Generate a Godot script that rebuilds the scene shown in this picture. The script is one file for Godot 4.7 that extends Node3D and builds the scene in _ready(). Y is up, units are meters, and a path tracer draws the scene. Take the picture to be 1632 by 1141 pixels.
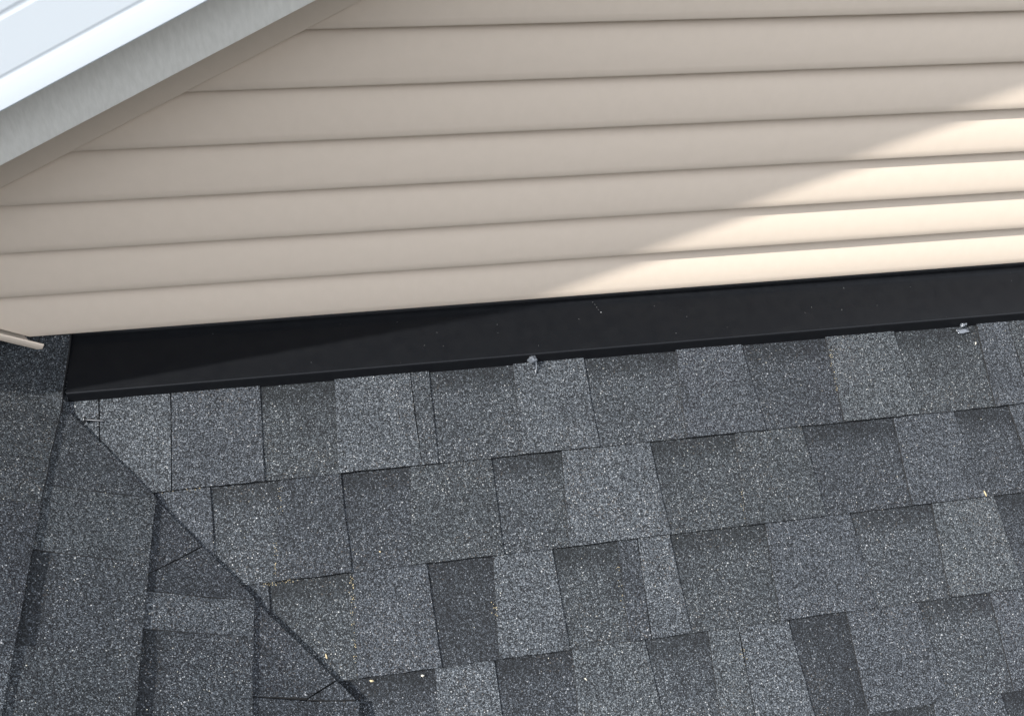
extends Node3D
# A shingled roof valley below a beige siding wall. Metres, y up; the wall faces +z, the origin is the
# corner from which the valley starts. The near roof falls towards +z, the side roof falls towards +x.

const NEAR_PITCH := 0.44393
const SIDE_PITCH := 0.49054
const COURSE := 0.143            # exposure of one shingle course, along the slope
const NEAR_START := 0.1761       # slope distance of the first butt line below the flashing
const SIDE_START := 0.0090       # slope distance of the butt line above the first full side course
const RAKE := 0.508              # rise of the gable edge per metre
const WALL_Z := 0.080            # front of the siding butts
const TILE := 0.32               # metres covered by one granule texture

var rng := RandomNumberGenerator.new()
var wobble := FastNoiseLite.new()
var mats := {}

func _ready() -> void:
	rng.seed = 41
	wobble.seed = 9
	wobble.frequency = 9.0
	make_camera()
	make_light()
	make_materials()
	make_wall()
	make_gable_edge()
	make_flashing()
	make_near_roof()
	make_side_roof()
	make_small_things()
	make_light_helpers()

# ------------------------------------------------------------------ camera, sky, sun

func make_camera() -> void:
	var cam := Camera3D.new()
	cam.name = "camera"
	cam.fov = 40.05
	cam.near = 0.02
	cam.far = 600.0
	cam.transform = Transform3D(Basis.from_euler(Vector3(-0.78199, -0.24120, 0.08691), EULER_ORDER_YXZ), Vector3(0.53777, 1.00427, 1.19804))
	add_child(cam)
	cam.current = true

func make_light() -> void:
	var sky_mat := ProceduralSkyMaterial.new()
	sky_mat.sky_top_color = Color(0.81, 0.835, 0.88)
	sky_mat.sky_horizon_color = Color(0.79, 0.80, 0.81)
	sky_mat.sky_curve = 0.2
	sky_mat.ground_horizon_color = Color(0.42, 0.42, 0.38)
	sky_mat.ground_bottom_color = Color(0.26, 0.27, 0.22)
	sky_mat.sun_angle_max = 8.0
	sky_mat.energy_multiplier = 1.0
	var sky := Sky.new()
	sky.sky_material = sky_mat
	var env := Environment.new()
	env.background_mode = Environment.BG_SKY
	env.sky = sky
	env.background_energy_multiplier = 1.5
	env.tonemap_mode = Environment.TONE_MAPPER_LINEAR
	env.tonemap_exposure = 2.53
	env.sdfgi_enabled = true
	env.ssao_enabled = true
	env.ssil_enabled = true
	var world := WorldEnvironment.new()
	world.name = "world_environment"
	world.environment = env
	add_child(world)
	var sun := DirectionalLight3D.new()
	sun.name = "sun"
	sun.light_color = Color(1.0, 0.99, 0.975)
	sun.light_energy = 1.04
	sun.light_angular_distance = 0.8
	sun.shadow_enabled = true
	add_child(sun)
	sun.look_at_from_position(Vector3.ZERO, Vector3(0.7265, -0.6474, -0.2312), Vector3.UP)

# ------------------------------------------------------------------ helpers

func tag(o: Node, label: String, category := "", group := "", kind := "") -> void:
	if label != "":
		o.set_meta("label", label)
	if category != "":
		o.set_meta("category", category)
	if group != "":
		o.set_meta("group", group)
	if kind != "":
		o.set_meta("kind", kind)

func numbered(parent: Node, called: String) -> String:
	if not parent.has_node(NodePath(called)):
		return called
	var k := 1
	while parent.has_node(NodePath("%s_%03d" % [called, k])):
		k += 1
	return "%s_%03d" % [called, k]

func thing(called: String, label: String, category: String, at := Vector3.ZERO, group := "") -> Node3D:
	var o := Node3D.new()
	o.name = numbered(self, called)
	o.position = at
	add_child(o)
	tag(o, label, category, group)
	return o

func put(st: SurfaceTool, called: String, material: Material, parent: Node3D, tangents := false) -> MeshInstance3D:
	st.generate_normals()
	if tangents:
		st.generate_tangents()
	var mi := MeshInstance3D.new()
	mi.mesh = st.commit()
	mi.material_override = material
	mi.name = numbered(parent, called)
	parent.add_child(mi)
	return mi

func begin() -> SurfaceTool:
	var st := SurfaceTool.new()
	st.begin(Mesh.PRIMITIVE_TRIANGLES)
	return st

# one triangle whose front looks along "out" (front faces run clockwise)
func tri(st: SurfaceTool, a: Vector3, b: Vector3, c: Vector3, out: Vector3, ua := Vector2.ZERO, ub := Vector2.ZERO, uc := Vector2.ZERO) -> void:
	if (b - a).cross(c - a).dot(out) > 0.0:
		var t := b
		b = c
		c = t
		var ut := ub
		ub = uc
		uc = ut
	st.set_uv(ua)
	st.add_vertex(a)
	st.set_uv(ub)
	st.add_vertex(b)
	st.set_uv(uc)
	st.add_vertex(c)

func quad(st: SurfaceTool, a: Vector3, b: Vector3, c: Vector3, d: Vector3, out: Vector3) -> void:
	tri(st, a, b, c, out, uv_of(a, out), uv_of(b, out), uv_of(c, out))
	tri(st, a, c, d, out, uv_of(a, out), uv_of(c, out), uv_of(d, out))

func uv_of(p: Vector3, out: Vector3) -> Vector2:
	var n := out.abs()
	if n.z >= n.x and n.z >= n.y:
		return Vector2(p.x, -p.y)
	if n.y >= n.x:
		return Vector2(p.x, p.z)
	return Vector2(p.z, -p.y)

# a prism: a flat outline of points, pushed along "push"
func prism(st: SurfaceTool, outline: PackedVector3Array, push: Vector3) -> void:
	var n := outline.size()
	var mid := Vector3.ZERO
	for p in outline:
		mid += p / n
	var flat := PackedVector2Array()
	var z_axis := push.normalized()
	var x_axis := (outline[1] - outline[0]).normalized()
	var y_axis := z_axis.cross(x_axis)
	for p in outline:
		flat.append(Vector2((p - mid).dot(x_axis), (p - mid).dot(y_axis)))
	var ids := Geometry2D.triangulate_polygon(flat)
	st.set_smooth_group(-1)
	for k in range(0, ids.size(), 3):
		var a := outline[ids[k]]
		var b := outline[ids[k + 1]]
		var c := outline[ids[k + 2]]
		tri(st, a, b, c, -push, uv_of(a, push), uv_of(b, push), uv_of(c, push))
		tri(st, a + push, b + push, c + push, push, uv_of(a, push), uv_of(b, push), uv_of(c, push))
	var turn := 1.0 if not Geometry2D.is_polygon_clockwise(flat) else -1.0
	for k in n:
		var a := outline[k]
		var b := outline[(k + 1) % n]
		var side := (b - a).cross(push) * turn
		quad(st, a, b, b + push, a + push, side)

# a thin sheet bent along a profile of (u, v) points, drawn from "from" to "to"; smooth where the profile is fine
func sweep(st: SurfaceTool, profile: PackedVector2Array, from: Vector3, to: Vector3, u_axis: Vector3, v_axis: Vector3, thick: float, steps := 1) -> void:
	var n := profile.size()
	var rows: Array[Vector3] = []
	var back: Array[Vector3] = []
	for k in n:
		var t: Vector2
		if k == 0:
			t = profile[1] - profile[0]
		elif k == n - 1:
			t = profile[k] - profile[k - 1]
		else:
			t = (profile[k + 1] - profile[k]).normalized() + (profile[k] - profile[k - 1]).normalized()
		t = t.normalized()
		var o := Vector2(-t.y, t.x)
		rows.append(u_axis * profile[k].x + v_axis * profile[k].y)
		back.append(u_axis * (profile[k].x - o.x * thick) + v_axis * (profile[k].y - o.y * thick))
	for s in steps:
		var p := from.lerp(to, float(s) / steps)
		var q := from.lerp(to, float(s + 1) / steps)
		for k in n - 1:
			var out := rows[k] - back[k] + rows[k + 1] - back[k + 1]
			st.set_smooth_group(0)
			quad(st, p + rows[k], p + rows[k + 1], q + rows[k + 1], q + rows[k], out)
			st.set_smooth_group(1)
			quad(st, p + back[k], p + back[k + 1], q + back[k + 1], q + back[k], -out)
	st.set_smooth_group(-1)
	for k in n - 1:
		quad(st, from + rows[k], from + rows[k + 1], from + back[k + 1], from + back[k], from - to)
		quad(st, to + rows[k], to + rows[k + 1], to + back[k + 1], to + back[k], to - from)
	quad(st, from + rows[0], from + back[0], to + back[0], to + rows[0], rows[0] - rows[1])
	quad(st, from + rows[n - 1], from + back[n - 1], to + back[n - 1], to + rows[n - 1], rows[n - 1] - rows[n - 2])

# a lump: a sphere pulled out of round
func lump(st: SurfaceTool, at: Vector3, size: Vector3, seed_value: float, rough := 0.25, turn := Basis.IDENTITY) -> void:
	var rings := 9
	var around := 14
	var pts: Array[Vector3] = []
	for r in rings + 1:
		for k in around + 1:
			var a := PI * r / rings
			var b := TAU * (k % around) / around
			var d := Vector3(sin(a) * cos(b), cos(a), sin(a) * sin(b))
			var w := 1.0 + rough * wobble.get_noise_3d(d.x * 0.12 + seed_value, d.y * 0.12, d.z * 0.12) * 1.6
			pts.append(at + turn * (d * size * w))
	st.set_smooth_group(0)
	for r in rings:
		for k in around:
			var i := r * (around + 1) + k
			var a := pts[i]
			var b := pts[i + 1]
			var c := pts[i + around + 2]
			var d := pts[i + around + 1]
			var out := (a + c) * 0.5 - at
			if r > 0:
				tri(st, a, b, c, out)
			if r < rings - 1:
				tri(st, a, c, d, out)

# a tube through points with a radius at each
func tube(st: SurfaceTool, pts: PackedVector3Array, radii: PackedFloat32Array, sides := 8) -> void:
	var rings: Array = []
	for k in pts.size():
		var d := (pts[mini(k + 1, pts.size() - 1)] - pts[maxi(k - 1, 0)]).normalized()
		var x := d.cross(Vector3(0.31, 0.9, 0.2)).normalized()
		var y := d.cross(x)
		var ring := PackedVector3Array()
		for s in sides:
			ring.append(pts[k] + (x * cos(TAU * s / sides) + y * sin(TAU * s / sides)) * radii[k])
		rings.append(ring)
	for k in pts.size() - 1:
		for s in sides:
			var s2 := (s + 1) % sides
			var out: Vector3 = rings[k][s] + rings[k][s2] - pts[k] * 2.0
			st.set_smooth_group(0)
			tri(st, rings[k][s], rings[k][s2], rings[k + 1][s2], out)
			tri(st, rings[k][s], rings[k + 1][s2], rings[k + 1][s], out)
	st.set_smooth_group(-1)
	for s in sides:
		var s2 := (s + 1) % sides
		tri(st, pts[0], rings[0][s], rings[0][s2], pts[0] - pts[1])
		var e := pts.size() - 1
		tri(st, pts[e], rings[e][s], rings[e][s2], pts[e] - pts[e - 1])

# ------------------------------------------------------------------ materials

func plain(color: Color, rough: float, metal := 0.0) -> StandardMaterial3D:
	var m := StandardMaterial3D.new()
	m.albedo_color = color
	m.roughness = rough
	m.metallic = metal
	return m

func noise_texture(freq: float, seed_value: int, octaves: int, ramp: Array, normal := 0.0, size := 512) -> NoiseTexture2D:
	var n := FastNoiseLite.new()
	n.noise_type = FastNoiseLite.TYPE_SIMPLEX_SMOOTH
	n.frequency = freq
	n.seed = seed_value
	n.fractal_octaves = octaves
	var t := NoiseTexture2D.new()
	t.width = size
	t.height = size
	t.seamless = true
	t.noise = n
	if normal > 0.0:
		t.as_normal_map = true
		t.bump_strength = normal
	else:
		var g := Gradient.new()
		g.set_color(0, ramp[0])
		g.set_color(1, ramp[1])
		t.color_ramp = g
	return t

# Mineral granules: every granule is one chip with a shade (0..255) of its own; a palette turns the shades into colours.
const SIDE := 1024

func granule_fields() -> Array:
	var shade := PackedByteArray()
	shade.resize(SIDE * SIDE)
	shade.fill(10)
	var height := PackedByteArray()
	height.resize(SIDE * SIDE)
	height.fill(0)
	var r := RandomNumberGenerator.new()
	r.seed = 77
	var clumps := FastNoiseLite.new()
	clumps.frequency = 0.02
	clumps.seed = 5
	for k in 105000:
		var cx := r.randi_range(0, SIDE - 1)
		var cy := r.randi_range(0, SIDE - 1)
		var w := r.randf_range(1.45, 3.2)
		var l := w * r.randf_range(0.55, 1.0)
		var turn := r.randf() * PI
		var co := cos(turn)
		var si := sin(turn)
		var v := int(clampf(r.randf() * 255.0, 0.0, 255.0))
		var top := r.randf_range(120.0, 255.0)
		var tilt_x := r.randf_range(-14.0, 14.0)
		var tilt_y := r.randf_range(-14.0, 14.0)
		var reach := int(ceil(w))
		for dy in range(-reach, reach + 1):
			for dx in range(-reach, reach + 1):
				var a := (dx * co + dy * si) / w
				var b := (dy * co - dx * si) / l
				var q := a * a * a * a + b * b * b * b
				if q < 1.0:
					var i := posmod(cy + dy, SIDE) * SIDE + posmod(cx + dx, SIDE)
					shade[i] = v
					height[i] = int(clampf(top * (1.0 - 0.35 * q) + tilt_x * dx + tilt_y * dy, 0.0, 255.0))
	return [shade, height]

# stops: [share up to, colour], shares rising to 1; linear colours
func palette(stops: Array) -> Array:
	var out := []
	var r := RandomNumberGenerator.new()
	r.seed = 3
	for v in 256:
		var c: Color = stops[stops.size() - 1][1]
		for s in stops:
			if v / 256.0 < s[0]:
				c = s[1]
				break
		var k := r.randf_range(0.8, 1.2)
		out.append(Color(c.r * k, c.g * k, c.b * k).linear_to_srgb())
	return out

func granule_texture(shade: PackedByteArray, main: Array, band: Array, band_rows: int, seed_value: int) -> ImageTexture:
	var data := PackedByteArray()
	data.resize(SIDE * SIDE * 3)
	var n := FastNoiseLite.new()
	n.seed = seed_value
	n.frequency = 1.0 / 150.0
	n.fractal_octaves = 3
	var blotch := n.get_seamless_image(256, 256)
	var edge := FastNoiseLite.new()
	edge.seed = seed_value + 1
	edge.frequency = 0.05
	var tables := [PackedByteArray(), PackedByteArray()]
	for t in 2:
		for c in ([main, band][t] as Array):
			tables[t].append_array([c.r8, c.g8, c.b8])
	var t0: PackedByteArray = tables[0]
	var t1: PackedByteArray = tables[1]
	var bl := blotch.get_data()
	var step := bl.size() / 65536
	var r := RandomNumberGenerator.new()
	r.seed = seed_value
	var limit := PackedInt32Array()
	for x in SIDE:
		limit.append(band_rows + int(edge.get_noise_1d(x) * 22.0))
	var i := 0
	for y in SIDE:
		for x in SIDE:
			var v := shade[i]
			# broad uneven patches: a few more or fewer pale granules
			var j := v + (bl[((y >> 2) * 256 + (x >> 2)) * step] - 128) / 7
			var m := clampi(j, 0, 255) * 3
			var dark := false
			if band_rows > 0:
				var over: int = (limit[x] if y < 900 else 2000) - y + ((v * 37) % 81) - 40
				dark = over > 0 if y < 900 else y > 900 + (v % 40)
			var o := i * 3
			if dark:
				data[o] = t1[m]
				data[o + 1] = t1[m + 1]
				data[o + 2] = t1[m + 2]
			else:
				data[o] = t0[m]
				data[o + 1] = t0[m + 1]
				data[o + 2] = t0[m + 2]
			i += 1
	return ImageTexture.create_from_image(Image.create_from_data(SIDE, SIDE, false, Image.FORMAT_RGB8, data))

func make_materials() -> void:
	var fields := granule_fields()
	var shade: PackedByteArray = fields[0]
	var bump := Image.create_from_data(SIDE, SIDE, false, Image.FORMAT_L8, fields[1])
	bump.convert(Image.FORMAT_RGBA8)
	bump.bump_map_to_normal_map(5.0)
	var relief := ImageTexture.create_from_image(bump)
	var black := Color(0.0095, 0.0105, 0.0115)
	var coal := Color(0.0250, 0.0285, 0.0315)
	var slate := Color(0.046, 0.0525, 0.058)
	var steel := Color(0.080, 0.091, 0.100)
	var pale := Color(0.162, 0.174, 0.181)
	var white := Color(0.37, 0.37, 0.355)
	var brown := Color(0.072, 0.060, 0.050)
	var light := palette([[0.12, black], [0.32, coal], [0.56, slate], [0.80, steel], [0.970, pale], [0.988, white], [1.0, brown]])
	var medium := palette([[0.20, black], [0.47, coal], [0.71, slate], [0.88, steel], [0.976, pale], [0.990, white], [1.0, brown]])
	var dark := palette([[0.30, black], [0.62, coal], [0.82, slate], [0.93, steel], [0.985, pale], [0.992, white], [1.0, brown]])
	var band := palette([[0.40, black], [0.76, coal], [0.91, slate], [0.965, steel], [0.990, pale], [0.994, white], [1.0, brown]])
	var t_light := granule_texture(shade, light, light, 0, 11)
	var t_medium := granule_texture(shade, medium, medium, 0, 12)
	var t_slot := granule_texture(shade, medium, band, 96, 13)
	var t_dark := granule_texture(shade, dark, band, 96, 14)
	for d in [["light", t_light], ["medium", t_medium], ["slot", t_slot], ["dark", t_dark]]:
		for k in 3:
			var m := StandardMaterial3D.new()
			m.albedo_texture = d[1]
			var g: float = [0.92, 0.86, 0.955][k]
			m.albedo_color = [Color(g, g, g), Color(g, g * 1.0, g * 1.02), Color(g, g * 0.998, g * 1.005)][k]
			m.normal_enabled = true
			m.normal_texture = relief
			m.normal_scale = 0.75
			m.roughness = 0.85
			m.metallic_specular = 0.35
			mats["%s%d" % [d[0], k]] = m
	mats["deck"] = plain(Color(0.12, 0.12, 0.13), 0.95)
	mats["asphalt"] = plain(Color(0.09, 0.09, 0.095), 0.9)
	var spread: StandardMaterial3D = mats["medium1"].duplicate()
	spread.uv1_triplanar = true
	spread.uv1_scale = Vector3.ONE / TILE
	mats["granules"] = spread

	var siding := plain(Color(0.813, 0.755, 0.686), 0.60)
	siding.metallic_specular = 0.4
	siding.normal_enabled = true
	siding.normal_texture = noise_texture(0.035, 21, 4, [], 1.2)
	siding.normal_scale = 0.05
	siding.uv1_scale = Vector3(7.0, 7.0, 7.0)
	siding.albedo_texture = noise_texture(0.012, 22, 5, [Color(0.985, 0.985, 0.983), Color(1, 1, 1)])
	mats["siding"] = siding

	var fascia := plain(Color(0.78, 0.805, 0.82), 0.45)
	fascia.normal_enabled = true
	fascia.normal_texture = noise_texture(0.01, 25, 2, [], 1.0)
	fascia.normal_scale = 0.05
	fascia.uv1_scale = Vector3(2, 2, 2)
	mats["fascia"] = fascia

	# trim board with a coarse grain that runs across it
	var board := plain(Color(0.94, 0.93, 0.895), 0.6)
	board.albedo_texture = noise_texture(0.02, 31, 4, [Color(0.955, 0.955, 0.95), Color(1, 1, 1)])
	board.normal_enabled = true
	board.normal_texture = noise_texture(0.02, 32, 4, [], 9.0)
	board.normal_scale = 0.13
	board.uv1_scale = Vector3(12.0, 4.5, 1.0)
	mats["board"] = board

	var black_metal := plain(Color(0.068, 0.072, 0.079), 0.36)
	black_metal.metallic_specular = 0.3
	black_metal.albedo_texture = noise_texture(0.02, 41, 5, [Color(0.86, 0.87, 0.9), Color(1, 1, 1)])
	black_metal.roughness_texture = noise_texture(0.03, 42, 4, [Color(0.75, 0.75, 0.75), Color(1, 1, 1)])
	black_metal.normal_enabled = true
	black_metal.normal_texture = noise_texture(0.008, 43, 3, [], 1.5)
	black_metal.normal_scale = 0.08
	black_metal.uv1_scale = Vector3(3, 3, 3)
	mats["black_metal"] = black_metal

	var seal := plain(Color(0.30, 0.315, 0.335), 0.12)
	seal.clearcoat_enabled = true
	seal.clearcoat = 1.0
	seal.clearcoat_roughness = 0.05
	mats["sealant"] = seal
	mats["steel"] = plain(Color(0.50, 0.50, 0.50), 0.32, 1.0)
	mats["chip"] = plain(Color(0.66, 0.60, 0.47), 0.8)
	mats["pale_chip"] = plain(Color(0.74, 0.72, 0.66), 0.8)
	mats["dust"] = plain(Color(0.68, 0.62, 0.48), 0.9)
	mats["speck"] = plain(Color(0.62, 0.63, 0.62), 0.8)

# ------------------------------------------------------------------ the wall

func rake_y(x: float) -> float:       # lower edge of the channel under the gable edge
	return 0.2508 + RAKE * (x - 0.134)

func side_y(x: float) -> float:       # upper edge of the channel along the side roof
	return 0.0082 - 0.527 * (x - 0.0663)

func left_end(y: float) -> float:     # where a siding panel ends at the left, tucked behind the channels
	return maxf((y - 0.2508) / RAKE + 0.134, 0.0663 - (y - 0.0082) / 0.527) - 0.006

func make_wall() -> void:
	var w := thing("siding_wall", "beige wall of horizontal vinyl siding above the black flashing", "wall")
	tag(w, "", "", "", "thing")
	var lap := 0.0761
	var first := -0.0128
	var right := 2.5
	for k in 15:
		var y0 := first + lap * k
		# (y, z) up the outside of one course: return lip, rounded butt, sloping face
		var rows: Array[Vector2] = [Vector2(y0 + 0.0015, WALL_Z - 0.0170), Vector2(y0, WALL_Z - 0.0160), Vector2(y0, WALL_Z - 0.0018), Vector2(y0 + 0.0006, WALL_Z - 0.0005), Vector2(y0 + 0.0018, WALL_Z)]
		for s in 8:
			var f := (s + 1) / 8.0
			rows.append(Vector2(y0 + 0.002 + (lap + 0.004) * f, WALL_Z - 0.0176 * pow(f, 1.9)))
		var st := begin()
		st.set_smooth_group(0)
		var steps := 24
		for i in rows.size() - 1:
			for s in steps:
				var q: Array[Vector3] = []
				for e in [[i, s], [i, s + 1], [i + 1, s + 1], [i + 1, s]]:
					var r: Vector2 = rows[e[0]]
					var x := lerpf(left_end(r.x), right, pow(e[1] / float(steps), 1.0))
					# vinyl is never quite flat
					var wave := 0.0005 * wobble.get_noise_2d(x * 0.25 + k * 3.0, r.x * 0.6) + 0.0007 * wobble.get_noise_2d(x * 0.07, k * 9.0)
					q.append(Vector3(x, r.x + 0.6 * wave, r.y + wave))
				quad(st, q[0], q[1], q[2], q[3], Vector3(0, -0.3, 1) if i > 0 else Vector3(0, -1, 0))
		put(st, "siding_panel", mats["siding"], w, true)
	# sheathing behind the panels
	var st2 := begin()
	var top := 0.13
	prism(st2, PackedVector3Array([Vector3(-0.6, -0.5, -0.1), Vector3(2.5, -0.5, -0.1), Vector3(2.5, rake_y(2.5) + top, -0.1), Vector3(-0.6, rake_y(-0.6) + top, -0.1)]), Vector3(0, 0, 0.156))
	put(st2, "sheathing", mats["deck"], w)
	# channel under the gable edge, holding the cut ends of the siding
	var along := Vector3(1, RAKE, 0).normalized()
	var up := Vector3(-RAKE, 1, 0).normalized()
	var st3 := begin()
	var a := Vector3(-0.165, rake_y(-0.165), 0)
	var b := a + along * 2.4
	sweep(st3, PackedVector2Array([Vector2(0.0, 0.0635), Vector2(0.0, 0.0912), Vector2(0.0006, 0.0918), Vector2(0.0014, 0.092), Vector2(0.0395, 0.092)]), a, b, up, Vector3.BACK, 0.0012)
	put(st3, "rake_channel", mats["siding"], w, true)
	# channel along the side roof: floor, front lip with a rolled top
	var st4 := begin()
	var dir := Vector3(1, -0.527, 0).normalized()
	var up2 := Vector3(0.527, 1, 0).normalized()
	var end := Vector3(0.1105, side_y(0.1105) - 0.0162, 0)
	sweep(st4, PackedVector2Array([Vector2(0.0, 0.064), Vector2(0.0, 0.0898), Vector2(0.0006, 0.0906), Vector2(0.0014, 0.091), Vector2(0.0105, 0.091), Vector2(0.0122, 0.0905), Vector2(0.0128, 0.0893), Vector2(0.0122, 0.0882), Vector2(0.0105, 0.0878)]), end - dir * 0.52, end, up2, Vector3.BACK, 0.0011)
	var ch := put(st4, "roof_channel", mats["siding"], w, true)
	tag(ch, "short sloping beige channel at the lower left end of the siding")

# ------------------------------------------------------------------ the gable edge

func make_gable_edge() -> void:
	var g := thing("gable_edge", "white ribbed metal fascia and trim board along the sloping gable edge", "roof edge")
	var along := Vector3(1, RAKE, 0).normalized()
	var up := Vector3(-RAKE, 1, 0).normalized()
	var x0 := -0.48
	var length := 2.7
	# ribbed fascia: a lip folded under, then flats with two narrow grooves
	var base := Vector3(x0, 0.4555 + RAKE * (x0 - 0.2212), 0.0055)
	var prof := PackedVector2Array([Vector2(0.0008, 0.236), Vector2(-0.0002, 0.2535), Vector2(0.0002, 0.2541), Vector2(0.0012, 0.2543),
		Vector2(0.0018, 0.25428), Vector2(0.0216, 0.25315), Vector2(0.0225, 0.2530), Vector2(0.0240, 0.2523), Vector2(0.0262, 0.2518), Vector2(0.0280, 0.2520), Vector2(0.0295, 0.2523), Vector2(0.0305, 0.2523),
		Vector2(0.0710, 0.2523), Vector2(0.0720, 0.2523), Vector2(0.0738, 0.2519), Vector2(0.0756, 0.2517), Vector2(0.0774, 0.2519), Vector2(0.0792, 0.2523), Vector2(0.0802, 0.2523),
		Vector2(0.1700, 0.2523)])
	var st := begin()
	sweep(st, prof, base, base + along * length, up, Vector3.BACK, 0.0008)
	put(st, "fascia", mats["fascia"], g, true)
	# rafter board behind the fascia
	var st2 := begin()
	prism(st2, PackedVector3Array([base + up * 0.003 + Vector3(0, 0, 0.2012), base + up * 0.165 + Vector3(0, 0, 0.2012), base + up * 0.165 + Vector3(0, 0, 0.246), base + up * 0.003 + Vector3(0, 0, 0.246)]), along * length)
	put(st2, "rafter_board", mats["deck"], g)
	# grained trim board behind the fascia, hanging lower
	var low := Vector3(x0, 0.3545 + RAKE * (x0 - 0.1838), 0.0)
	var st4 := begin()
	var face := 0.2
	var hi := (base - low).dot(up) + 0.02
	var pts := PackedVector2Array([Vector2(0.0, face - 0.02), Vector2(0.0, face - 0.001), Vector2(0.001, face), Vector2(hi, face)])
	sweep(st4, pts, low, low + along * length, up, Vector3.BACK, 0.018)
	put(st4, "trim_board", mats["board"], g, true)
	# soffit
	var st3 := begin()
	prism(st3, PackedVector3Array([low + up * 0.006 + Vector3(0, 0, 0.07), low + up * 0.011 + Vector3(0, 0, 0.07), low + up * 0.011 + Vector3(0, 0, 0.1995 - 0.0205), low + up * 0.006 + Vector3(0, 0, 0.1995 - 0.0205)]), along * length)
	put(st3, "soffit", mats["fascia"], g)
	# roof boards and shingles above the fascia
	var st5 := begin()
	prism(st5, PackedVector3Array([base + up * 0.1705 + Vector3(0, 0, -0.9), base + up * 0.182 + Vector3(0, 0, -0.9), base + up * 0.182 + Vector3(0, 0, 0.262), base + up * 0.1705 + Vector3(0, 0, 0.262)]), along * length)
	put(st5, "roof_boards", mats["deck"], g)

# ------------------------------------------------------------------ the flashing

func near_point(x: float, s: float, h: float) -> Vector3:
	return Vector3(x, -s * sin(NEAR_PITCH) + h * cos(NEAR_PITCH), s * cos(NEAR_PITCH) + h * sin(NEAR_PITCH))

func side_point(s: float, z: float, h: float) -> Vector3:
	return Vector3(s * cos(SIDE_PITCH) + h * sin(SIDE_PITCH), -s * sin(SIDE_PITCH) + h * cos(SIDE_PITCH), z)

func flashing_height(s: float) -> float:
	return lerpf(0.0055, 0.0156, clampf((s - 0.09) / 0.071, 0.0, 1.0))

func make_flashing() -> void:
	var f := thing("roof_flashing", "long black metal flashing strip between the beige siding and the shingles", "flashing")
	# in (slope distance, height over the roof): up behind the siding, down the roof, over a rounded fold, down to the shingles
	var fold := 0.1662
	var prof := PackedVector2Array([Vector2(0.0437, 0.058), Vector2(0.0672, 0.0085), Vector2(0.0700, 0.0055), Vector2(0.076, 0.0045)])
	for k in 5:
		prof.append(Vector2(lerpf(0.09, fold - 0.005, k / 4.0), flashing_height(lerpf(0.09, fold - 0.005, k / 4.0))))
	prof.append_array([Vector2(fold - 0.0026, 0.01590), Vector2(fold - 0.0018, 0.01610), Vector2(fold - 0.0006, 0.0157), Vector2(fold + 0.0004, 0.0151), Vector2(fold + 0.0012, 0.0142), Vector2(fold + 0.0018, 0.0132), Vector2(fold + 0.0095, 0.0006)])
	var st := begin()
	var s_axis := Vector3(0, -sin(NEAR_PITCH), cos(NEAR_PITCH))
	var h_axis := Vector3(0, cos(NEAR_PITCH), sin(NEAR_PITCH))
	sweep(st, prof, Vector3(0.1465, 0, 0), Vector3(2.5, 0, 0), s_axis, h_axis, 0.0006, 24)
	put(st, "flashing_sheet", mats["black_metal"], f, true)

# ------------------------------------------------------------------ the shingles

enum {NEAR, SIDE_ROOF, DRAPED}

func plan_point(where: int, a: float, b: float, h: float) -> Vector3:
	if where == NEAR:
		return near_point(a, b, h)
	return side_plan(a, b, h) if where == SIDE_ROOF else drape(a, b, h)

# a piece lies a little proud of the roof where it bridges the valley
func lifted(p: Vector2, head: float, butt: float, t: float) -> float:
	if butt == 0.0:
		return 0.0
	var d := clampf(1.0 - (p.x - side_valley(p.y)) * 0.72 / 0.075, 0.0, 1.0)
	return lerpf(head, butt, clampf(t, 0.0, 1.0)) * d * d

# granules on top, bare asphalt on the cut edges
func put_shingle(st: SurfaceTool, cut: SurfaceTool, look: String, parent: Node3D) -> MeshInstance3D:
	st.generate_normals()
	st.generate_tangents()
	cut.generate_normals()
	var mesh := st.commit()
	cut.commit(mesh)
	mesh.surface_set_material(0, mats[look])
	mesh.surface_set_material(1, mats["asphalt"])
	var mi := MeshInstance3D.new()
	mi.mesh = mesh
	mi.name = numbered(parent, "shingle")
	parent.add_child(mi)
	return mi

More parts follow.
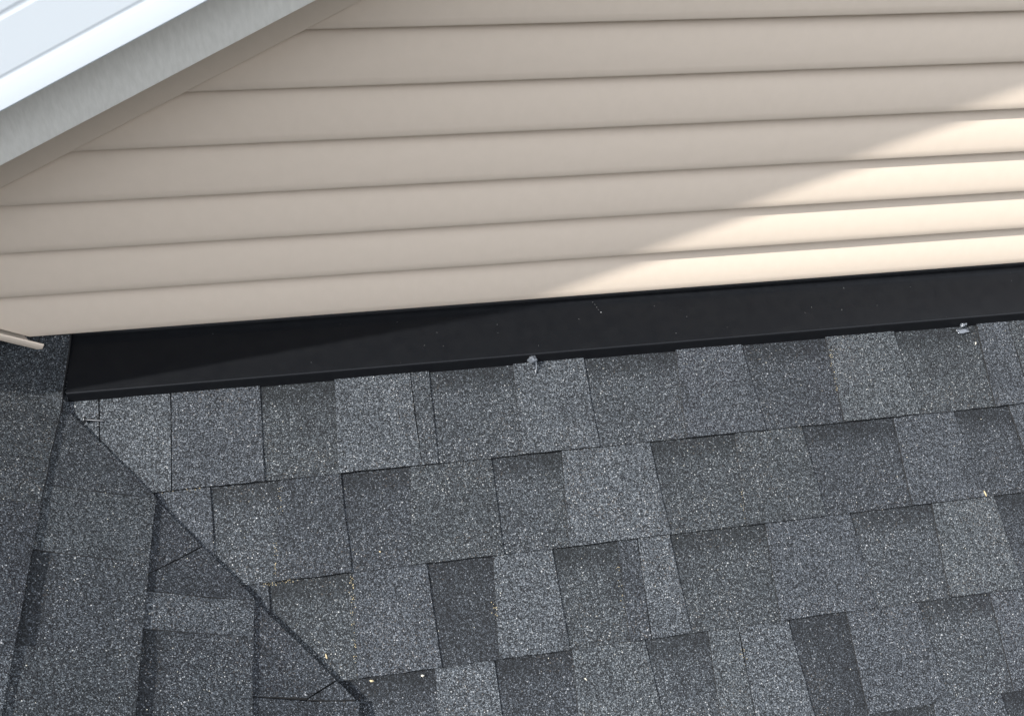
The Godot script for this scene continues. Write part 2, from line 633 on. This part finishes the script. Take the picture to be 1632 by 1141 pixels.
# One shingle piece: a sheet over four plan corners (along the course, down the slope), with edges of its own.
# where: turns (along, down, height) into a point.  lift: extra height near the valley cut.
func shingle(parent: Node3D, where: int, c: PackedVector2Array, h_top: float, h_low: float, look: String, uv_from: Vector2, s_top: float, nu := 8, nv := 6, lift := Vector2.ZERO) -> MeshInstance3D:
	var grid: Array[Vector3] = []
	var uvs: Array[Vector2] = []
	var s0 := rng.randf() * 50.0
	for j in nv + 1:
		for i in nu + 1:
			var u := float(i) / nu
			var v := float(j) / nv
			var p := c[0].lerp(c[1], u).lerp(c[3].lerp(c[2], u), v)
			# cut edges wander by less than a granule
			var jag := Vector2(rng.randf_range(-1, 1), rng.randf_range(-1, 1)) * 0.0005
			if i == 0 or i == nu or j == nv:
				p += jag
				if j == nv:
					p.y += 0.0009 * wobble.get_noise_2d(s0 + p.x * 1.2, 3.0)
			var t := clampf((p.y - s_top) / COURSE, -0.3, 1.05)
			var h := lerpf(h_top, h_low, t) + 0.0007 * wobble.get_noise_2d(p.x * 1.1 + s0, p.y * 1.1)
			h += lifted(p, lift.x, lift.y, t)
			grid.append(plan_point(where, p.x, p.y, h))
			uvs.append(Vector2((p.x - c[0].x + uv_from.x) / TILE, (p.y - s_top + uv_from.y) / TILE))
	var n: Vector3 = plan_point(where, 0.4, 0.4, 1.0) - plan_point(where, 0.4, 0.4, 0.0)
	var st := begin()
	var cut := begin()
	st.set_smooth_group(0)
	for j in nv:
		for i in nu:
			var a := j * (nu + 1) + i
			var b := a + 1
			var d := a + nu + 1
			var e := d + 1
			tri(st, grid[a], grid[b], grid[e], n, uvs[a], uvs[b], uvs[e])
			tri(st, grid[a], grid[e], grid[d], n, uvs[a], uvs[e], uvs[d])
	cut.set_smooth_group(-1)
	var rim: Array[int] = []
	for i in nu + 1:
		rim.append(nv * (nu + 1) + i)
	for j in range(nv - 1, -1, -1):
		rim.append(j * (nu + 1) + nu)
	for i in range(nu - 1, -1, -1):
		rim.append(i)
	for j in range(1, nv + 1):
		rim.append(j * (nu + 1))
	var mid := (grid[0] + grid[nu] + grid[grid.size() - 1] + grid[nv * (nu + 1)]) * 0.25
	for k in rim.size() - 1:
		var a := grid[rim[k]]
		var b := grid[rim[k + 1]]
		var out := (b - a).cross(n)
		if out.dot((a + b) * 0.5 - mid) < 0.0:
			out = -out
		var down := -n * 0.006
		var ua := uvs[rim[k]]
		var ub := uvs[rim[k + 1]]
		var dv := Vector2(0.011, 0.017)
		tri(cut, a, b, b + down, out, ua, ub, ub + dv)
		tri(cut, a, b + down, a + down, out, ua, ub + dv, ua + dv)
	var m := look
	if look != "deck":
		m = look + str(rng.randi() % 3)
	return put_shingle(st, cut, m, parent)

const TAB_TOP := 0.0030
const TAB_LOW := 0.0085
const SLOT_TOP := 0.0004
const SLOT_LOW := 0.0060
# the side slope lies flatter
const SIDE_TAB_TOP := 0.0036
const SIDE_TAB_LOW := 0.0068
const SIDE_SLOT_TOP := 0.0006
const SIDE_SLOT_LOW := 0.0061

func near_valley(s: float) -> float:      # x of the valley on the near roof
	return 0.810 * s - 0.0030

func make_near_roof() -> void:
	var roof := thing("shingle_roof", "sunlit charcoal shingle roof sloping down from the black flashing", "roof")
	tag(roof, "", "", "", "thing")
	var st := begin()
	prism(st, PackedVector3Array([near_point(-0.5, -0.15, -0.02), near_point(-0.5, -0.15, -0.0012), near_point(-0.5, 2.6, -0.0012), near_point(-0.5, 2.6, -0.02)]), Vector3(4.2, 0, 0))
	put(st, "roof_deck", mats["granules"], roof)
	# per course: looks left to right (l light tab, m medium tab, s slot, d dark slot),
	# then the joints between them as (x at the top, x at the butt)
	var looks := ["lllslmslslslslm", "lsmsmsslsmsls", "msldlsmlslsls", "slslslldlsl"]
	var joints := [
		[0.186, 0.190, 0.287, 0.286, 0.414, 0.414, 0.525, 0.517, 0.635, 0.639, 0.666, 0.664, 0.798, 0.789, 0.908, 0.910, 1.065, 1.047, 1.167, 1.179, 1.321, 1.309, 1.439, 1.441, 1.598, 1.576, 1.653, 1.644],
		[0.337, 0.342, 0.434, 0.421, 0.520, 0.526, 0.624, 0.609, 0.743, 0.743, 0.820, 0.817, 0.853, 0.838, 0.989, 0.994, 1.130, 1.113, 1.239, 1.244, 1.399, 1.386, 1.503, 1.513],
		[0.410, 0.415, 0.527, 0.521, 0.630, 0.637, 0.728, 0.716, 0.814, 0.818, 0.913, 0.905, 0.945, 0.937, 0.993, 0.998, 1.146, 1.134, 1.284, 1.287, 1.425, 1.407, 1.531, 1.533],
		[0.626, 0.626, 0.709, 0.714, 0.823, 0.812, 0.927, 0.937, 1.026, 1.014, 1.071, 1.067, 1.147, 1.155, 1.240, 1.234, 1.355, 1.364, 1.478, 1.467],
	]
	for n in 8:
		var s_top := NEAR_START + n * COURSE
		var s_low := s_top + COURSE
		var js: Array = []
		var kinds := ""
		if n < joints.size():
			js = joints[n].duplicate()
			kinds = looks[n]
		elif n == 4:
			js = [0.745, 0.738, 0.850, 0.858, 0.960, 0.952, 1.045, 1.050, 1.140, 1.128, 1.238, 1.244, 1.340, 1.332, 1.449, 1.453]
			kinds = "sldlslsls"
		else:
			js = [near_valley(s_low) + 0.09, near_valley(s_low) + 0.08]
			kinds = "l"
		while kinds.length() < js.size() / 2 + 1:
			kinds += "s" if kinds[kinds.length() - 1] in "lm" else "l"
		# carry the course on past the frame
		while js[js.size() - 1] < 2.35:
			var step := rng.randf_range(0.085, 0.16)
			var taper := 0.005 if kinds[kinds.length() - 1] in "sd" else -0.005
			js.append(js[js.size() - 2] + step + taper)
			js.append(js[js.size() - 2] + step - taper)
			kinds += "s" if kinds[kinds.length() - 1] in "lm" else "l"
		for k in kinds.length():
			var up := 0.030 if n > 0 else 0.0
			if n == 0:
				up = 0.075
			var tb := s_top - up
			var xl0: float
			var xl1: float
			if k == 0:
				xl0 = near_valley(tb) - 0.012
				xl1 = near_valley(s_low) - 0.012
			else:
				xl0 = js[k * 2 - 2]
				xl1 = js[k * 2 - 1]
			var xr0: float = js[k * 2] if k * 2 < js.size() else 2.5
			var xr1: float = js[k * 2 + 1] if k * 2 < js.size() else 2.5
			if k == 0 and xr1 < xl1:
				# the piece runs out at the valley before its butt line
				xl1 = xr1 - 0.001
			var slot := kinds[k] in "sd"
			if slot:
				# the backing sheet runs on under the neighbouring tabs
				xr0 += 0.006
				xr1 += 0.006
				if k > 0:
					xl0 -= 0.006
					xl1 -= 0.006
			else:
				xl0 += 0.0007
				xr0 -= 0.0007
				xl1 += 0.0007
				xr1 -= 0.0007
			var c := PackedVector2Array([Vector2(xl0, tb), Vector2(xr0, tb), Vector2(xr1, s_low), Vector2(xl1, s_low)])
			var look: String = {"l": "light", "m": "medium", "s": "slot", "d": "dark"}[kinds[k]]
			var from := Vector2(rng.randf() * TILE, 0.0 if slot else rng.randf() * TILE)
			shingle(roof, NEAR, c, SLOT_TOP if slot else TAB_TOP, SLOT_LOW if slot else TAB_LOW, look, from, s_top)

func side_valley(s: float) -> float:      # z of the valley cut on the side roof
	return 0.978 * s + 0.0125

# how far the butt line swings out where the course climbs over the flashing
func butt_shift(a: float) -> float:
	var at := [0.08, 0.114, 0.153, 0.207, 0.28, 0.45]
	var by := [0.017, 0.0118, 0.0068, 0.0040, 0.0030, 0.0]
	if a <= at[0]:
		return by[0]
	for k in 5:
		if a < at[k + 1]:
			return lerpf(by[k], by[k + 1], (a - at[k]) / (at[k + 1] - at[k]))
	return 0.0

func drape(a: float, b: float, h: float) -> Vector3:
	# a course that climbs over the head of the valley onto the flashing
	var x := b * cos(SIDE_PITCH) + butt_shift(a) * clampf(b / 0.152, 0.0, 1.0)
	var y1 := -x * tan(SIDE_PITCH)
	var y2 := -a * tan(NEAR_PITCH) + (0.0095 if a < 0.2 else 0.0)
	var k := 0.016
	var f := clampf(0.5 + 0.5 * (y2 - y1) / k, 0.0, 1.0)
	return Vector3(x, lerpf(y1, y2, f) + k * f * (1.0 - f) * 0.5 + h * 1.1, a)

func side_plan(a: float, b: float, h: float) -> Vector3:
	return side_point(b, a, h)

func make_side_roof() -> void:
	var roof := thing("shingle_roof", "dark side slope of charcoal shingles left of the diagonal valley", "roof")
	tag(roof, "", "", "", "thing")
	var st := begin()
	prism(st, PackedVector3Array([side_point(-3.2, -0.1, -0.02), side_point(-3.2, -0.1, -0.0012), side_point(2.6, -0.1, -0.0012), side_point(2.6, -0.1, -0.02)]), Vector3(0, 0, 5.0))
	put(st, "roof_deck", mats["granules"], roof)
	var far := 1.5
	# courses above the frame's left edge
	for n in range(-3, 0):
		var s_top := SIDE_START + n * COURSE
		var z := 0.02
		var tab := true
		while z < far:
			var w := rng.randf_range(0.11, 0.2)
			var c := PackedVector2Array([Vector2(z, s_top - 0.03), Vector2(z + w, s_top - 0.03), Vector2(z + w, s_top + COURSE), Vector2(z, s_top + COURSE)])
			shingle(roof, SIDE_ROOF, c, SIDE_TAB_TOP if tab else SIDE_SLOT_TOP, SIDE_TAB_LOW if tab else SIDE_SLOT_LOW, "light" if tab else "slot", Vector2(rng.randf() * TILE, rng.randf() * TILE if tab else 0.0), s_top)
			z += w
			tab = not tab
	# the full course at the left edge of the picture; its head climbs over the flashing
	var sa := SIDE_START
	for p in [[0.030, 0.345, "medium"], [0.3455, 0.560, "medium"], [0.5605, 0.75, "light"], [0.7505, 0.95, "medium"], [0.9505, 1.2, "light"], [1.2005, 1.5, "medium"]]:
		var c := PackedVector2Array([Vector2(p[0], sa - 0.03), Vector2(p[1], sa - 0.03), Vector2(p[1], sa + COURSE), Vector2(p[0], sa + COURSE)])
		var first: bool = p[0] < 0.05
		shingle(roof, DRAPED if first else SIDE_ROOF, c, SIDE_TAB_TOP, SIDE_TAB_LOW, p[2], Vector2(rng.randf(), rng.randf()), sa, 20 if first else 8, 14 if first else 6)
	# the courses that the valley cuts: pieces as [z at head, z at butt] pairs, the first one starting on the cut
	var lifts := [Vector2(0.0, 0.0035), Vector2(0.0035, 0.006), Vector2(0.006, 0.0125)]
	var courses := [
		["m", 0.310, 0.303, "l", 0.413, 0.408, "s", 0.547, 0.534, "m", 0.72, 0.72, "l", 0.86, 0.85, "s", 1.0, 1.0, "m", 1.5, 1.5],
		["x", 0.0, 0.0, "l", 0.504, 0.497, "s", 0.70, 0.69, "l", 0.83, 0.83, "s", 1.0, 1.0, "m", 1.5, 1.5],
		["y", 0.0, 0.0, "m", 0.76, 0.755, "s", 0.9, 0.9, "l", 1.5, 1.5],
	]
	for n in 3:
		var s_top := SIDE_START + (n + 1) * COURSE
		var s_low := s_top + COURSE
		var lift: Vector2 = lifts[n]
		var list: Array = courses[n]
		var z0 := 0.0
		var z1 := 0.0
		for k in range(0, list.size(), 3):
			var kind: String = list[k]
			var e0: float = list[k + 1]
			var e1: float = list[k + 2]
			var top := s_top - 0.03
			if kind == "x":
				# two corner offcuts that meet on a slanting cut
				var a := Vector2(side_valley(top), top)
				var b := Vector2(side_valley(0.364), 0.364)
				var c1 := Vector2(0.436, top)
				cut_piece(roof, [a, b, Vector2(0.422, s_top), c1], "medium", s_top, lift)
				cut_piece(roof, [Vector2(0.4365, top), Vector2(0.4225, s_top), b + Vector2(0.0006, 0.0004), Vector2(side_valley(s_low), s_low), Vector2(0.444, s_low), Vector2(0.448, top)], "medium", s_top, lift)
				z0 = 0.4485
				z1 = 0.4445
				continue
			if kind == "y":
				var m := Vector2(side_valley(0.551), 0.551)
				cut_piece(roof, [Vector2(side_valley(top), top), m, Vector2(0.5755, 0.513), Vector2(0.579, 0.445), Vector2(0.579, top)], "medium", s_top, lift)
				cut_piece(roof, [m + Vector2(0.0006, 0.0004), Vector2(0.5778, 0.5775), Vector2(0.5785, 0.5140), Vector2(0.5762, 0.5134)], "medium", s_top, lift)
				z0 = 0.5796
				z1 = 0.5796
				continue
			if k == 0:
				z0 = side_valley(top)
				z1 = side_valley(s_low)
			var slot := kind == "s"
			var grow := 0.006 if slot else -0.0004
			var c := PackedVector2Array([Vector2(z0 - (grow if k > 0 else 0.0), top), Vector2(e0 + grow, top), Vector2(e1 + grow, s_low), Vector2(z1 - (grow if k > 0 else 0.0), s_low)])
			var look: String = {"l": "light", "m": "medium", "s": "slot"}[kind]
			shingle(roof, SIDE_ROOF, c, SIDE_SLOT_TOP if slot else SIDE_TAB_TOP, SIDE_SLOT_LOW if slot else SIDE_TAB_LOW, look, Vector2(rng.randf() * TILE, 0.0 if slot else rng.randf() * TILE), s_top, 8, 6, lift)
			z0 = e0
			z1 = e1
	# lower courses, beyond the bottom of the picture
	for n in range(3, 6):
		var s_top := SIDE_START + (n + 1) * COURSE
		var z := side_valley(s_top + COURSE)
		var tab := true
		while z < far:
			var w := rng.randf_range(0.12, 0.2)
			var head := side_valley(s_top - 0.03) if z <= side_valley(s_top + COURSE) else z
			var c := PackedVector2Array([Vector2(head, s_top - 0.03), Vector2(z + w, s_top - 0.03), Vector2(z + w, s_top + COURSE), Vector2(z, s_top + COURSE)])
			shingle(roof, SIDE_ROOF, c, SIDE_TAB_TOP if tab else SIDE_SLOT_TOP, SIDE_TAB_LOW if tab else SIDE_SLOT_LOW, "medium" if tab else "slot", Vector2(rng.randf() * TILE, rng.randf() * TILE if tab else 0.0), s_top)
			z += w
			tab = not tab

# an offcut with any outline, on the side roof (plan points: z, slope distance)
func cut_piece(parent: Node3D, outline: Array, look: String, s_top: float, lift: Vector2) -> void:
	var flat := PackedVector2Array()
	for k in outline.size():
		var a: Vector2 = outline[k]
		var b: Vector2 = outline[(k + 1) % outline.size()]
		var steps := maxi(1, int(a.distance_to(b) / 0.012))
		for s in steps:
			flat.append(a.lerp(b, float(s) / steps) + Vector2(rng.randf_range(-1, 1), rng.randf_range(-1, 1)) * 0.0004)
	flat = Geometry2D.offset_polygon(flat, -0.0006)[0]
	var rim := flat.size()
	var off := Vector2(rng.randf(), 0.2)
	var n := side_plan(0.4, 0.4, 1.0) - side_plan(0.4, 0.4, 0.0)
	var st := begin()
	var cut := begin()
	st.set_smooth_group(0)
	var cell := 0.014
	var lo := flat[0]
	var hi := flat[0]
	for p in flat:
		lo = lo.min(p)
		hi = hi.max(p)
	for gx in int(ceil((hi.x - lo.x) / cell)):
		for gy in int(ceil((hi.y - lo.y) / cell)):
			var o := lo + Vector2(gx, gy) * cell
			for bit in Geometry2D.intersect_polygons(flat, PackedVector2Array([o, o + Vector2(cell, 0), o + Vector2(cell, cell), o + Vector2(0, cell)])):
				var ids := Geometry2D.triangulate_polygon(bit)
				for k in range(0, ids.size(), 3):
					tri(st, on_side(bit[ids[k]], s_top, lift), on_side(bit[ids[k + 1]], s_top, lift), on_side(bit[ids[k + 2]], s_top, lift), n, (bit[ids[k]] + off) / TILE, (bit[ids[k + 1]] + off) / TILE, (bit[ids[k + 2]] + off) / TILE)
	cut.set_smooth_group(-1)
	var turn := 1.0 if not Geometry2D.is_polygon_clockwise(flat) else -1.0
	for k in rim:
		var a := on_side(flat[k], s_top, lift)
		var b := on_side(flat[(k + 1) % rim], s_top, lift)
		var d2 := (flat[(k + 1) % rim] - flat[k]).normalized()
		var o2 := Vector2(d2.y, -d2.x) * turn
		var out := side_plan(0.4 + o2.x, 0.4 + o2.y, 0.0) - side_plan(0.4, 0.4, 0.0)
		quad(cut, a, b, b - n * 0.006, a - n * 0.006, out)
	put_shingle(st, cut, look + "1", parent)

func on_side(p: Vector2, s_top: float, lift: Vector2) -> Vector3:
	var t := (p.y - s_top) / COURSE
	return side_plan(p.x, p.y, lerpf(SIDE_TAB_TOP, SIDE_TAB_LOW, t) - 0.0005 + lifted(p, lift.x, lift.y, t))

# ------------------------------------------------------------------ small things

func make_small_things() -> void:
	var away := near_point(0, 0, 1.0)
	# dab of sealant hanging over the lip of the flashing
	var d1 := thing("sealant_dab", "narrow glossy dab of sealant dripping over the flashing lip", "sealant", near_point(0.826, 0.1735, 0.008), "sealant dabs on the flashing lip")
	var st := begin()
	lump(st, near_point(0.0, 0.0, 0.003), Vector3(0.0070, 0.0068, 0.0058), 2.0, 0.4)
	put(st, "blob", mats["sealant"], d1)
	st = begin()
	tube(st, PackedVector3Array([near_point(0.0035, 0.001, 0.006), near_point(0.0048, 0.007, 0.002), near_point(0.004, 0.014, -0.0005), near_point(0.0015, 0.022, -0.002)]), PackedFloat32Array([0.0014, 0.0012, 0.0011, 0.0005]))
	put(st, "strand", mats["sealant"], d1)
	st = begin()
	lump(st, near_point(0.001, 0.011, -0.002), Vector3(0.0028, 0.0014, 0.002), 4.0, 0.3)
	put(st, "droplet", mats["sealant"], d1)
	# flatter dab further along
	var d2 := thing("sealant_dab", "wide flat bluish dab of sealant below the flashing lip, beside a pale chip", "sealant", near_point(1.562, 0.183, 0.003), "sealant dabs on the flashing lip")
	st = begin()
	lump(st, near_point(0.0, 0.001, 0.001), Vector3(0.0125, 0.0032, 0.0060), 7.0, 0.45)
	put(st, "blob", mats["sealant"], d2)
	st = begin()
	lump(st, near_point(0.0005, -0.0075, 0.004), Vector3(0.0042, 0.0038, 0.0036), 11.0, 0.4)
	lump(st, near_point(0.0065, -0.0085, 0.0045), Vector3(0.0022, 0.0024, 0.0022), 14.0, 0.4)
	put(st, "bead", mats["sealant"], d2)
	# roofing nail lying at the head of the valley
	var a := Vector3(0.1700, -0.0790, 0.1890)
	var nail := thing("roofing_nail", "loose galvanized roofing nail lying at the head of the valley", "nail", a)
	var shaft := (near_point(0.2015, 0.2105, 0.0115) - a).normalized()
	st = begin()
	tube(st, PackedVector3Array([Vector3.ZERO, shaft * 0.014, shaft * 0.024, shaft * 0.028]), PackedFloat32Array([0.0015, 0.0015, 0.0014, 0.0002]), 10)
	put(st, "shank", mats["steel"], nail)
	st = begin()
	tube(st, PackedVector3Array([-shaft * 0.0009, shaft * 0.0003]), PackedFloat32Array([0.0048, 0.0048]), 18)
	put(st, "head", mats["steel"], nail)
	# wood chips
	var chips := [
		[1.515, 0.4575, 0.0048, 0.0016, 1.45, "yellow curl of wood resting on a butt edge near the right border", "chip"],
		[0.540, 0.6100, 0.0030, 0.0020, 0.25, "stubby yellow wood chip beside the lower end of the valley", "chip"],
		[0.609, 0.6125, 0.0028, 0.0016, 0.10, "small pale chip right of the stubby yellow chip, near the bottom border", "pale_chip"],
		[0.482, 0.5700, 0.0036, 0.0012, 1.30, "thin tan sliver beside the dark lower part of the valley", "chip"],
		[1.577, 0.2090, 0.0032, 0.0012, -1.0, "pale slanted chip just below the wide bluish sealant dab", "pale_chip"],
		[0.567, 0.4380, 0.0018, 0.0013, 0.4, "tiny yellow chip alone in the middle of a shingle above the valley end", "chip"],
		[0.834, 0.6470, 0.0024, 0.0012, 0.9, "tiny pale chip lying alone on the lowest shingles, near the bottom middle", "pale_chip"],
	]
	for c in chips:
		st = begin()
		var x_axis := (Vector3(1, 0, 0) * cos(c[4]) + (near_point(0, 1, 0)) * sin(c[4])).normalized()
		var z_axis := x_axis.cross(away.normalized()).normalized()
		lump(st, Vector3.ZERO, Vector3(c[2] * 0.85, 0.0008, c[3] * 0.75), c[0] * 40.0, 0.6, Basis(x_axis, away.normalized(), z_axis))
		var mi := put(st, "wood_chip", mats[c[6]], self)
		mi.position = near_point(c[0], c[1], 0.0062)
		tag(mi, c[5], "wood chip", "wood chips scattered on the near roof")
	# tan dust caught along the edges of the tabs
	var lines := [[0.426, 0.405, 0.421, 0.452, 46], [0.523, 0.470, 0.524, 0.510, 30], [0.522, 0.515, 0.521, 0.600, 34], [0.721, 0.525, 0.719, 0.555, 18], [1.319, 0.195, 1.312, 0.272, 30], [1.119, 0.405, 1.114, 0.455, 24], [1.071, 0.635, 1.069, 0.656, 12], [0.404, 0.465, 0.450, 0.464, 26], [0.905, 0.50, 0.904, 0.56, 12], [0.62, 0.68, 0.622, 0.72, 10], [0.255, 0.318, 0.33, 0.320, 26], [0.905, 0.565, 0.93, 0.600, 8], [0.434, 0.330, 0.432, 0.372, 12]]
	st = begin()
	for l in lines:
		for k in l[4]:
			var f := rng.randf()
			var p := near_point(lerpf(l[0], l[2], f) + rng.randfn(0.0, 0.0021), lerpf(l[1], l[3], f) + rng.randfn(0.0, 0.0015), rng.randf_range(0.0040, 0.0072))
			grain(st, p, rng.randf_range(0.0004, 0.0009))
	var dust := put(st, "sawdust", mats["dust"], self)
	tag(dust, "tan sawdust caught along the edges of the near shingles", "sawdust", "", "stuff")
	# loose pale granules
	st = begin()
	for k in 260:
		var x := rng.randf_range(0.2, 1.75)
		var s := rng.randf_range(0.19, 0.76)
		if x > near_valley(s) + 0.01:
			grain(st, near_point(x, s, 0.0060), rng.randf_range(0.0005, 0.0010))
	for k in 60:
		grain(st, side_point(rng.randf_range(0.02, 0.42), rng.randf_range(0.2, 0.62), 0.0062), rng.randf_range(0.0005, 0.0009))
	var loose := put(st, "loose_granules", mats["pale_chip"], self)
	tag(loose, "loose pale mineral granules scattered over both shingle slopes", "granules", "", "stuff")
	# specks on the flashing
	var at := [0.938, 0.083, 0.941, 0.087, 0.943, 0.092, 0.945, 0.097, 0.948, 0.102, 0.910, 0.111, 1.038, 0.098, 1.087, 0.122, 1.062, 0.150, 1.149, 0.147, 0.838, 0.152, 0.625, 0.091, 0.684, 0.115, 0.662, 0.135, 0.691, 0.139, 0.779, 0.109, 0.778, 0.124, 1.288, 0.132, 1.302, 0.123, 1.353, 0.132, 1.370, 0.092, 1.489, 0.100, 1.678, 0.103]
	st = begin()
	for k in range(0, at.size(), 2):
		var h := flashing_height(at[k + 1])
		grain(st, near_point(at[k], at[k + 1], h), 0.0006 if k != 8 else 0.0010)
	for k in 14:
		var s := rng.randf_range(0.085, 0.162)
		grain(st, near_point(rng.randf_range(0.2, 1.75), s, flashing_height(s)), rng.randf_range(0.0002, 0.0004))
	var specks := put(st, "dust_specks", mats["speck"], self)
	tag(specks, "pale specks of dust scattered across the black flashing", "dust", "", "stuff")

# an eight-faced crumb
func grain(st: SurfaceTool, p: Vector3, r: float) -> void:
	st.set_smooth_group(-1)
	var b := Basis.from_euler(Vector3(rng.randf() * TAU, rng.randf() * TAU, rng.randf() * TAU)) * Basis.from_scale(Vector3(r, r * rng.randf_range(0.5, 0.9), r * rng.randf_range(0.5, 1.0)))
	var v := [b.x, -b.x, b.y, -b.y, b.z, -b.z]
	for i in [0, 1]:
		for j in [2, 3]:
			for k in [4, 5]:
				tri(st, p + v[i], p + v[j], p + v[k], v[i] + v[j] + v[k])

# ------------------------------------------------------------------ unseen things added for the light

func make_light_helpers() -> void:
	# unseen, added for light only: a lawn, and a house-shaped blocker of low sky
	var st := begin()
	st.set_smooth_group(-1)
	quad(st, Vector3(-150, -4.2, -150), Vector3(150, -4.2, -150), Vector3(150, -4.2, 150), Vector3(-150, -4.2, 150), Vector3.UP)
	var grass := plain(Color(0.27, 0.32, 0.17), 0.95)
	grass.albedo_texture = noise_texture(0.03, 61, 4, [Color(0.7, 0.7, 0.65), Color(1, 1, 1)])
	grass.uv1_scale = Vector3(0.5, 0.5, 0.5)
	var lawn := put(st, "lawn", grass, self)
	tag(lawn, "unseen green lawn far below the roof, added only for the light", "", "", "structure")
	var h := thing("house_sky_blocker", "unseen house-shaped blocker, added to close off the low sky facing the siding wall", "house", Vector3(1.0, -4.2, 8.2))  # added sky blocker in the shape of a brick house, never in view
	var brick := plain(Color(0.44, 0.35, 0.30), 0.9)
	brick.albedo_texture = noise_texture(0.05, 62, 4, [Color(0.75, 0.75, 0.75), Color(1, 1, 1)])
	st = begin()
	prism(st, PackedVector3Array([Vector3(-8, 0, 0), Vector3(8, 0, 0), Vector3(8, 8.4, 0), Vector3(-8, 8.4, 0)]), Vector3(0, 0, 9))
	put(st, "wall", brick, h)
	st = begin()
	prism(st, PackedVector3Array([Vector3(-8.4, 8.41, -0.4), Vector3(-8.4, 8.41, 9.4), Vector3(-8.4, 10.6, 4.5)]), Vector3(16.8, 0, 0))
	put(st, "roof", mats["granules"], h)
	var glass := plain(Color(0.10, 0.12, 0.14), 0.08)
	for x in [-5.6, -2.0, 2.0, 5.6]:
		for y in [1.2, 3.9, 6.6]:
			st = begin()
			for b in [[x - 0.6, y, 1.2, 0.08], [x - 0.6, y + 1.42, 1.2, 0.08], [x - 0.6, y + 0.08, 0.08, 1.34], [x + 0.52, y + 0.08, 0.08, 1.34]]:
				prism(st, PackedVector3Array([Vector3(b[0], b[1], -0.05), Vector3(b[0] + b[2], b[1], -0.05), Vector3(b[0] + b[2], b[1] + b[3], -0.05), Vector3(b[0], b[1] + b[3], -0.05)]), Vector3(0, 0, 0.048))
			var frame := put(st, "window", mats["fascia"], h)
			st = begin()
			prism(st, PackedVector3Array([Vector3(x - 0.52, y + 0.08, -0.02), Vector3(x + 0.52, y + 0.08, -0.02), Vector3(x + 0.52, y + 1.42, -0.02), Vector3(x - 0.52, y + 1.42, -0.02)]), Vector3(0, 0, 0.015))
			put(st, "pane", glass, frame)
